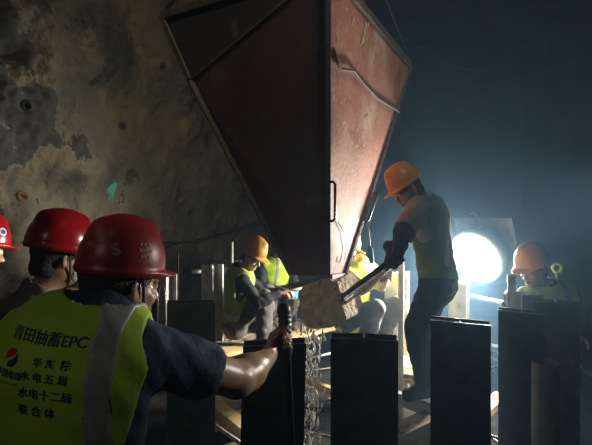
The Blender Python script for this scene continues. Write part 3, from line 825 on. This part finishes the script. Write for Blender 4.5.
    # neck opening
    T.cap(Nk+up*.0, H, .066, .070, .0, op='sub')
    T.build('shirt' if J.get('sleeve', 1) < 1 else 'jacket', M[J['top']], root, 1)
    # trousers
    B = Field(lo, hi, h); 
    B.cap(P_-up*.02, P_+up*.07, .170*tw, .160*tw, .04, dep, 1.4, g=.014)
    B.half(P_+up*.10, up)
    for s in 'LR': leg(B, s, J.get('lg', .018))
    B.wrinkle(.004, 34, seed=J.get('seed', 0)+2)
    for s in 'LR':
        B.half(V((0, 0, min(J['AL'].z, J['AR'].z)-.03)), V((0, 0, -1)))
    B.build('trousers', M[J['legs']], root, 1)
    for s in 'LR':
        q = Field(np.array(J['A'+s])-.26, np.array(J['A'+s])+.26, .007); foot(q, s, .010)
        q.half(V((0, 0, J['A'+s].z-.105)), V((0, 0, -1)))
        q.cap(J['A'+s]+V((0,0,.05)), J['A'+s]+V((0,0,.10)).lerp(V((0,0,.1)), .5), .053, .055, .01); q.build('boot', M['boot'], root, 1)
    if J.get('gloves'):
        for s in J['gloves']:
            q = Field(np.array(J['W'+s])-.2, np.array(J['W'+s])+.2, .005); hp = J['hand'+s]
            hand(q, J['W'+s], hp[0], hp[1], hp[2], hp[3], g=.003)
            q.cap(J['W'+s]-nrm(hp[0])*.05, J['W'+s], .036, .033, .01); q.build('glove', M[J.get('glovem', 'glove')], root, 1)
    vbvh = None
    if J.get('vest'):
        Vv = Field(lo, hi, h); torso(Vv, .026)
        Vv.cap(C+up*.10, Nk-up*.005, .095, .080, .03)
        Vv.wrinkle(J.get('vwr', .0035), J.get('wsc', 38)*.8, seed=J.get('seed', 0)+5)
        for s in 'LR':
            S = J['S'+s]; q = {'L': -1, 'R': 1}[s]
            va = J.get('va', 0.0); Vv.cap(S+lat*q*.055+up*.02, S+lat*q*.035-up*(.17+va), .068+va*.4, .075+va, .01, op='sub')
        Vv.cap(Nk+up*.02, Nk+up*.10, .080, .10, .0, op='sub')
        Vv.cap(Nk-up*.03+dep*J.get('front', -1)*.0, H, .064, .075, .0, op='sub')
        # V neck and open front
        Vv.half(P_-up*J.get('vlow', .10), -up)
        base_ = Vv.copy()
        vest = Vv.build('safety_vest', M[J['vest']], root, 1)
        vbvh = Vv.surf()
        base_.D -= .0035
        W = base_.win(base_.lo, base_.lo+base_.h*base_.n); w_, (X, Y, Z) = W
        c0 = np.array(P_)
        a = (X-c0[0])*lat.x+(Y-c0[1])*lat.y+(Z-c0[2])*lat.z; e = (X-c0[0])*up.x+(Y-c0[1])*up.y+(Z-c0[2])*up.z
        hc = (C-P_).length
        for nm, cond in J.get('strips', [('v', .125), ('h', .10)]):
            S_ = base_.copy()
            if nm == 'v': band = np.minimum(np.abs(a-cond), np.abs(a+cond))-.025; band = np.maximum(band, -(e-.10))
            elif nm == 'vr': band = np.abs(a-cond)-.027
            else: band = np.abs(e-cond)-.025
            S_.D = np.maximum(S_.D, band.astype(np.float32))
            S_.build('reflective_strip', M['strip'], vest, 1)
        p['vest_obj'] = vest
    p.update(root=root, hel=hel, bvh=vbvh, lat=lat, up=up, dep=dep, frame=(f, r, u))
    tag(root, p['label'], 'person')
    return p

def decal(text, bvh, o, xd, yd, size, m, parent, name='printed_text', off=.002, bold=.0):
    """lettering laid on a curved cloth or shell: o centre, xd/yd reading directions, cast along the normal"""
    cu = bpy.data.curves.new(name, 'FONT'); cu.body = text; cu.size = size; cu.align_x = 'CENTER'; cu.align_y = 'CENTER'; cu.offset = bold
    cu.resolution_u = 3
    ob = bpy.data.objects.new(name, cu); COL.objects.link(ob)
    bpy.context.view_layer.update()
    dg = bpy.context.evaluated_depsgraph_get()
    me = bpy.data.meshes.new_from_object(ob.evaluated_get(dg)); bpy.data.objects.remove(ob)
    bm = bmesh.new(); bm.from_mesh(me)
    n = xd.cross(yd).normalized()
    for v in bm.verts:
        q = o+xd*v.co.x+yd*v.co.y
        hit = bvh.ray_cast(q+n*.3, -n)
        v.co = (hit[0] if hit[0] else q)+n*off
    bm.to_mesh(me); bm.free(); me.materials.clear()
    return link_mesh(name, me, M[m], parent)
def decal_poly(polys, bvh, o, xd, yd, m, parent, name, off=.002):
    n = xd.cross(yd).normalized(); mb = MB()
    for poly in polys:
        pts = []
        for x, y in poly:
            q = o+xd*x+yd*y; hit = bvh.ray_cast(q+n*.3, -n); pts.append((hit[0] if hit[0] else q)+n*off)
        c = sum(pts, V((0,0,0)))/len(pts); 
        q = o+xd*(sum(x for x, y in poly)/len(poly))+yd*(sum(y for x, y in poly)/len(poly)); hit = bvh.ray_cast(q+n*.3, -n)
        c = (hit[0] if hit[0] else q)+n*off
        mb.add([c]+pts, [(0, 1+i, 1+(i+1) % len(pts)) for i in range(len(pts))])
    return mb.build(name, M[m], parent)

def two_bone(a, b, l1, l2, hint):
    """middle joint between a and b for limb lengths l1,l2, bending towards hint"""
    a, b = V(a), V(b); d = b-a; L = d.length
    if L > (l1+l2)*.999: return a.lerp(b, l1/(l1+l2))
    x = (L*L+l1*l1-l2*l2)/(2*L); hgt = math.sqrt(max(l1*l1-x*x, 0)); d.normalize()
    hh = V(hint); hh = (hh-d*hh.dot(d)).normalized()
    return a+d*x+hh*hgt

# ------------------------------------------------------------------ people
def Z(v, z): return V((v.x, v.y, z))
# 1: the worker in the lettered vest, back to us, arm out to the right
p = dict(h=.006, hh=.004, base=(at(66,400,1.1).x, 1.1, -.45))
p['H'] = at(121,284,1.18); p['hf'] = V((.62,.78,-.12)); p['hu'] = V((.08,.02,1))
p['N'] = at(104,322,1.12); p['C'] = at(77,378,1.10); p['P'] = at(62,545,1.10)
p['SR'] = at(142,352,1.13); p['SL'] = at(14,342,1.15)
p['ER'] = at(238,380,1.36); p['WR'] = at(268,357,1.56)
p['EL'] = p['SL']+V((-.04,.16,-.23)); p['WL'] = p['EL']+V((.16,.18,-.06))
p['HL'] = p['WL']; p['HR'] = p['WR']
for s, x in (('L', -.10), ('R', .10)):
    p['A'+s] = V((p['P'].x+x, 1.12, -.345)); p['T'+s] = p['A'+s]+V((.05,.15,0))
    p['K'+s] = two_bone(p['P']+V((x*.8,0,-.03)), p['A'+s], .42, .42, (.1,1,0))
p['handR'] = (V((.30,.60,.35)), V((.8,-.5,.1)), .95, -1); p['handL'] = (V((.5,.7,.0)), V((.6,-.5,0)), .7, -1)
p.update(helmet='helmet_dull', top='navy', legs='trouser_dark', sleeve=.385, vest='vest', seed=1, strips=[('vr', .126)], brim=.030, wr=.003, vwr=.003, hs=.89, tw=1.06, va=.035, ar=1.28,
         label='person in dusty red helmet and lettered yellow green vest, back turned, bare arm stretched right')
A1 = figure(p)
vb, xd, yd = A1['bvh'], None, None
r1 = A1['lat']; u1 = A1['up']
rot = math.radians(-7)
nback = -A1['dep'] if A1['dep'].y > 0 else A1['dep']
xd = (V((1, 0, 0)) - nback*nback.x).normalized(); yd = nback.cross(xd).normalized()
xr = (xd*math.cos(rot)+yd*math.sin(rot)); yr = nback.cross(xr).normalized()
def vp(px, py): 
    d = (at(px, py, 1)-V((0,0,CZ))).normalized(); hit = vb.ray_cast(V((0,0,CZ)), d)
    return hit[0] if hit[0] else at(px, py, 1.0)
vo = A1['vest_obj']
for tx, px_, py_, sz, sx in (('青田抽蓄EPC', 46, 339, .031, 1.0), ('华 东  院', 51, 365, .021, 1), ('水 电 五 局', 43, 379, .022, 1), ('水电十二局', 44, 396, .024, 1), ('联 合 体', 36, 412, .024, 1)):
    decal(tx, vb, vp(px_, py_), xr, yr, sz, 'ink_blue', vo, bold=.0004)
lo_ = vp(12, 357)
R_ = .019
def arcp(c, r, a0, a1, n=10): return [(c[0]+r*math.cos(math.radians(a0+(a1-a0)*i/n)), c[1]+r*math.sin(math.radians(a0+(a1-a0)*i/n))) for i in range(n+1)]
decal_poly([arcp((0,0), R_, 50, 205)+[(-.009,-.002),(.002,.004)]], vb, lo_, xr, yr, 'ink_red', vo, 'printed_emblem')
decal_poly([arcp((0,0), R_, -120, 35)+[(.006,-.001),(-.006,-.008)]], vb, lo_, xr, yr, 'ink_logo_blue', vo, 'printed_emblem')
decal('中国电建', vb, vp(8, 374), xr, yr, .018, 'ink_blue', vo, bold=.0003)
decal('POWERCHINA', vb, vp(8, 383), xr, yr, .0075, 'ink_blue', vo)
# print on the helmet
hb = BVHTree.FromObject(A1['hel'], bpy.context.evaluated_depsgraph_get())
hf_, hr_, hu_ = A1['frame']
toc = (V((0,0,CZ))-A1['H']).normalized()
hx = V((1,0,0)); hx = (hx-toc*hx.dot(toc)).normalized(); hy = toc.cross(hx)
def hpnt(px, py):
    o = V((0,0,CZ)); d = (at(px,py,1)-o).normalized(); hit = hb.ray_cast(o-A1['hel'].matrix_world.translation*0, d); return hit[0] if hit[0] else at(px,py,1.08)
bpy.context.view_layer.update()
def hel_bvh(o):
    me = o.data; mw = o.matrix_world
    return BVHTree.FromPolygons([mw @ v.co for v in me.vertices], [tuple(q.vertices) for q in me.polygons])
hb = hel_bvh(A1['hel'])
hl = A1['hel']
decal('S', hb, hpnt(116, 250), (hx*.9+hy*.3).normalized(), toc.cross((hx*.9+hy*.3).normalized()), .042, 'ink_white', hl, 'worn_mark', bold=.0012)
for i, t_ in enumerate(('■ ■ ■', '■■■■', '■■ ■')):
    decal(t_, hb, hpnt(146, 245+6*i), hx, hy, .009, 'ink_white', hl, 'worn_mark')
decal('水 电', hb, hpnt(97, 243), (hx*.9+hy*.35).normalized(), toc.cross((hx*.9+hy*.35).normalized()), .024, 'ink_white', hl, 'worn_mark')
# black ribbed grip he holds
gp = A1['WR']+nrm(p['handR'][0])*.07
wand = empty('vibrator_hose', Z(at(285,345,1.64), -.45))
pts = [at(284,311,1.64), at(285,328,1.63), at(285.5,345,1.62), at(287,375,1.62), at(290,430,1.66), Z(at(300,440,1.75), -.42)]
fine = []
for i in range(len(pts)-1):
    n = 10
    fine += [pts[i].lerp(pts[i+1], k/n) for k in range(n)]
fine.append(pts[-1])
MB().tube(fine, [.024*(1.12 if k % 3 == 0 else .95) if k < 24 else .017 for k in range(len(fine))], 14).build('hose', M['black'], wand)
MB().lathe([(0,.03),(.014,.028),(.024,.015),(.027,0),(.022,-.02)], pts[0], (pts[0]-pts[1]), 20).build('end_cap', M['black'], wand)
tag(wand, 'black ribbed hose end gripped in the fist of the lettered vest worker', 'hose')

# 2: second red helmet, head in profile behind him
p = dict(h=.007, hh=.004, base=Z(at(40,400,1.95), -.45))
p['H'] = at(58,258,1.88); p['hf'] = V((.62,.76,-.20)); p['hu'] = V((.06,.04,1))
p['N'] = at(40,295,1.84); p['C'] = at(22,340,1.86); p['P'] = at(6,455,1.92)
p['SR'] = at(18,334,1.80); p['SL'] = at(40,320,2.10)
p['ER'] = at(36,318,1.55); p['ER'] = at(36,313,1.56)
p['WR'] = at(76,291,1.70); p['EL'] = p['SL']+V((.05,.10,-.26)); p['WL'] = p['EL']+V((.20,.10,.02))
p['HL'] = p['WL']; p['HR'] = p['WR']
for s, y in (('L', .09), ('R', -.09)):
    p['A'+s] = V((p['P'].x-.02, p['P'].y+y, -.345)); p['T'+s] = p['A'+s]+V((.15,.05,0))
    p['K'+s] = two_bone(p['P']+V((0,y*.8,-.03)), p['A'+s], .42, .42, (1,.1,0))
p['handR'] = (V((.8,.1,.3)), V((-.2,.8,.3)), .5, 1); p['handL'] = (V((.7,.5,.0)), V((0,0,-1)), .5, 1)
p.update(helmet='helmet_red', top='khaki', legs='trouser_dark', sleeve=.55, seed=3, brim=.03, hs=1.03, label='person in glossy red helmet and khaki jacket behind the lettered vest worker')
A2 = figure(p)
f, r, u = A2['frame']; H = A2['H']
q = Field(np.array(H)-.2, np.array(H)+.2, .005); q.ell(H+f*.058-u*.052, [tuple(r), tuple(f), tuple(u)], (.062,.058,.052), 0); q.ell(H+f*.035-u*.045, [tuple(r), tuple(f), tuple(u)], (.058,.062,.075), 0, 'sub')
q.half(H+f*.045, -f); q.build('face_mask', M['mask'], A2['root'], 1)

# 3: red helmet cut by the left edge
p = dict(h=.009, hh=.005, base=Z(at(-48,400,2.28), -.45))
p['H'] = at(-19,252,2.23); p['hf'] = V((.45,.85,-.15)); p['hu'] = V((.0,.0,1))
p['N'] = at(-42,290,2.23); p['C'] = at(-54,330,2.28); p['P'] = at(-58,430,2.33)
p['SR'] = at(-58,315,2.10); p['SL'] = at(-46,312,2.46)
p['ER'] = p['SR']+V((.03,.04,-.28)); p['WR'] = p['ER']+V((.16,.10,-.14)); p['EL'] = p['SL']+V((.05,.05,-.27)); p['WL'] = p['EL']+V((.18,.0,-.1))
p['HL'] = p['WL']; p['HR'] = p['WR']
for s, y in (('L', .09), ('R', -.09)):
    p['A'+s] = V((p['P'].x-.12, p['P'].y+y, -.345)); p['T'+s] = p['A'+s]+V((.15,.05,0))
    p['K'+s] = two_bone(p['P']+V((0,y*.8,-.03)), p['A'+s], .42, .42, (1,.1,0))
p['handR'] = (V((.5,.4,-.4)), V((0,1,0)), .5, 1); p['handL'] = (V((.5,.3,-.4)), V((0,-1,0)), .5, -1)
p.update(helmet='helmet_red', top='black_cloth', legs='trouser_dark', seed=4, brim=.03, label='person in bright red helmet cut off by the left edge of the photo')
A3 = figure(p)
bpy.context.view_layer.update()
hb3 = hel_bvh(A3['hel']); o3 = V((0,0,CZ)); hit = hb3.ray_cast(o3, (at(3,232,1)-o3).normalized())
if hit[0]:
    n3 = hit[1] if hit[1].y < 0 else -hit[1]; x3 = n3.cross(V((0,0,-1))).normalized(); y3 = n3.cross(x3)
    decal_poly([arcp((0,0), .022, 0, 350, 16)], hb3, hit[0], x3, y3, 'ink_badge', A3['hel'], 'round_badge')
    decal_poly([arcp((0,0), .012, 0, 350, 12)], hb3, hit[0], x3, y3, 'ink_logo_blue', A3['hel'], 'round_badge', .004)

# 4: crouching at left in orange helmet
p = dict(h=.009, hh=.006, base=Z(at(252,330,4.3), 0.0))
p['H'] = at(252,256,4.22); p['hf'] = V((.72,-.35,-.50)); p['hu'] = V((.35,-.2,.9))
p['N'] = at(242,270,4.28); p['C'] = at(239,283,4.32); p['P'] = at(236,321,4.42)
p['SR'] = at(243,282,4.12); p['SL'] = at(246,278,4.48)
p['ER'] = at(258,303,4.05); p['WR'] = at(278,294,4.15); p['EL'] = at(264,294,4.45); p['WL'] = at(283,292,4.35)
p['HL'] = p['WL']; p['HR'] = p['WR']
p['AR'] = Z(at(262,340,4.12), .105); p['AL'] = Z(at(266,336,4.45), .105)
p['KR'] = two_bone(p['P'], p['AR'], .43, .43, (.6,-.2,1)); p['KL'] = two_bone(p['P'], p['AL'], .43, .43, (.6,.2,1))
p['TL'] = p['AL']+V((.15,0,0)); p['TR'] = p['AR']+V((.15,-.03,0))
p['handR'] = (V((.8,.2,.0)), V((.1,.3,-.9)), .7, 1); p['handL'] = (V((.8,-.2,0)), V((0,0,-1)), .7, -1)
p.update(helmet='helmet_amber', top='black_cloth', legs='grey_cloth', vest='vest_shaded', vlow=-.02, seed=6, strips=[('v', .11), ('h', .12)], label='person crouching at left in orange helmet and yellow green vest with grey trousers')
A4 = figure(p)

# 5: crouching behind, only vest and helmet bits show under the hopper edge
p = dict(h=.010, hh=.006, base=Z(at(285,330,5.1), 0.0))
p['H'] = at(283,246,5.05); p['hf'] = V((.5,-.8,-.3)); p['hu'] = V((.05,-.1,1))
p['N'] = at(277,259,5.1); p['C'] = at(276,272,5.15); p['P'] = at(276,306,5.2)
p['SR'] = at(262,266,5.05); p['SL'] = at(291,267,5.25)
p['ER'] = p['SR']+V((0,-.16,-.22)); p['WR'] = at(288,292,4.75); p['EL'] = p['SL']+V((.05,-.14,-.22)); p['WL'] = at(295,291,4.8)
p['HL'] = p['WL']; p['HR'] = p['WR']
p['AR'] = Z(at(272,328,5.1), .105); p['AL'] = Z(at(290,328,5.15), .105)
p['KR'] = two_bone(p['P'], p['AR'], .43, .43, (0,-1,1)); p['KL'] = two_bone(p['P'], p['AL'], .43, .43, (.3,-1,1))
p['TL'] = p['AL']+V((.05,-.15,0)); p['TR'] = p['AR']+V((0,-.15,0))
p['handR'] = (V((.5,-.6,.0)), V((0,0,-1)), .7, 1); p['handL'] = (V((.3,-.6,0)), V((0,0,-1)), .7, -1)
p.update(helmet='helmet_orange', top='trouser_dark', legs='grey_cloth', vest='vest', seed=8, gloves='LR', glovem='rope_blue', strips=[('v', .11)], label='person mostly hidden, only a bright vest shoulder shows under the left hopper edge')
A5 = figure(p)

# 6: crouching behind the gate, gripping the lever
p = dict(h=.009, hh=.006, base=Z(at(352,340,4.0), 0.0))
p['H'] = at(345,251,3.85); p['hf'] = V((.75,-.60,-.25)); p['hu'] = V((.25,-.1,1))
p['N'] = at(350,266,3.9); p['C'] = at(354,277,3.95); p['P'] = at(352,316,4.05)
p['SR'] = at(343,274,3.78); p['SL'] = at(370,270,4.05)
p['ER'] = at(362,290,3.60); p['WR'] = at(378,278,3.35); p['EL'] = at(381,287,3.85); p['WL'] = at(375,273,3.42)
p['WL'] = at(387,274,3.50); p['HL'] = p['WL']; p['HR'] = p['WR']
p['AR'] = Z(at(360,350,3.75), .105); p['AL'] = Z(at(378,346,3.95), .105)
p['KR'] = two_bone(p['P'], p['AR'], .43, .43, (.5,-1,.8)); p['KL'] = two_bone(p['P'], p['AL'], .43, .43, (1,-.3,.9))
p['TL'] = p['AL']+V((.12,-.1,0)); p['TR'] = p['AR']+V((.08,-.13,0))
p['handR'] = (V((.0,-.8,.3)), V((.3,-.2,-.9)), .9, 1); p['handL'] = (V((-.1,-.8,.25)), V((-.2,-.2,-.9)), .9, -1)
p.update(helmet='helmet_orange', top='vest_yellow', legs='grey_cloth', sleeve=.5, vest='vest', seed=9, strips=[('h', .12)], label='person crouching behind the hopper gate in bright yellow vest, hands reaching to the lever')
A6 = figure(p)

# 7: standing worker
def a7(px, py, Y): return at(px, py, Y*.89)
p = dict(h=.007, hh=.005, base=Z(a7(430,385,3.4), 0.0))
p['H'] = a7(407,189,3.30); p['hf'] = V((-.80,-.22,-.56)); p['hu'] = V((-.50,-.08,.80))
p['N'] = a7(422,204,3.34); p['C'] = a7(430,226,3.37); p['P'] = a7(438,278,3.42)
p['SL'] = a7(418,209,3.20); p['SR'] = a7(434,209,3.54)
p['EL'] = a7(404,231,3.05); p['WL'] = a7(399,250,3.06)
p['ER'] = a7(405,236,3.45); p['WR'] = a7(392,252,3.22)
p['HL'] = p['WL']; p['HR'] = p['WR']
p['AL'] = Z(a7(425,376,3.30), .175); p['AR'] = Z(a7(441,372,3.52), .175)
p['KL'] = two_bone(p['P']+V((0,-.08,0)), p['AL'],   .355, .355, (-1,0,0)); p['KR'] = two_bone(p['P']+V((0,.08,0)), p['AR'],   .355, .355, (-1,0,0))
p['TL'] = p['AL']+V((-.13,-.08,0)); p['TR'] = p['AR']+V((-.15,-.0,0))
p['handL'] = (V((-.25,.1,-.5)), V((-.3,.9,-.2)), .8, 1); p['handR'] = (V((.2,-.3,-.4)), V((.1,-.6,-.6)), .8, 1)
p.update(helmet='helmet_orange', top='sleeve_grey', legs='trouser_dark', sleeve=.60, vest='vest_backlit', seed=10, lg=.027, tw=.92, hs=.89, gloves='LR', strips=[('v', .11)], label='person standing with bent head in orange helmet, pale sleeve and dark trousers, working the lever')
A7 = figure(p)
# dark long cuffs below the pale sleeves
for s in 'LR':
    E, W = A7['E'+s], A7['W'+s]
    q = Field(np.minimum(np.array(E), np.array(W))-.12, np.maximum(np.array(E), np.array(W))+.12, .007)
    S = A7['S'+s]
    q.cap(E.lerp(S, .25), E, .058, .058, .02); q.cap(E, W, .058, .042, .03); q.wrinkle(.003, 60); q.build('sleeve_guard', M['glove'], A7['root'], 1)

# 8: right, leaning worker
p = dict(h=.008, hh=.005, base=Z(at(550,430,3.4), -.45))
p['H'] = at(533,269,3.25); p['hf'] = V((-.82,-.42,-.32)); p['hu'] = V((-.28,-.12,1))
p['N'] = at(545,288,3.30); p['C'] = at(551,306,3.36); p['P'] = at(556,366,3.46)
p['SR'] = at(524,299,3.22); p['SL'] = at(569,297,3.30)
p['ER'] = at(516,326,3.12); p['WR'] = at(508,305,3.02)
p['EL'] = p['SL']+V((.08,-.06,-.25)); p['WL'] = p['EL']+V((-.10,-.14,.0))
p['HL'] = p['WL']; p['HR'] = p['WR']
p['AR'] = Z(at(535,430,3.4), -.345); p['AL'] = Z(at(572,430,3.4), -.345)
p['KR'] = two_bone(p['P']+V((-.08,-.03,0)), p['AR'], .30, .30, (-1,-.6,0)); p['KL'] = two_bone(p['P']+V((.08,.03,0)), p['AL'], .30, .30, (-.3,-1,0))
p['TL'] = p['AL']+V((-.12,-.08,0)); p['TR'] = p['AR']+V((-.12,-.1,0))
p['handR'] = (V((-.1,-.1,.6)), V((.6,-.6,0)), .9, 1); p['handL'] = (V((-.6,-.3,-.1)), V((0,0,-1)), .5, 1)
p.update(helmet='helmet_pale', top='trouser_dark', legs='trouser_dark', sleeve=1.0, vest='vest', seed=12, strips=[('v', .12)], label='person at the right in pale orange helmet and yellow vest, hand on a tube')
A8 = figure(p)
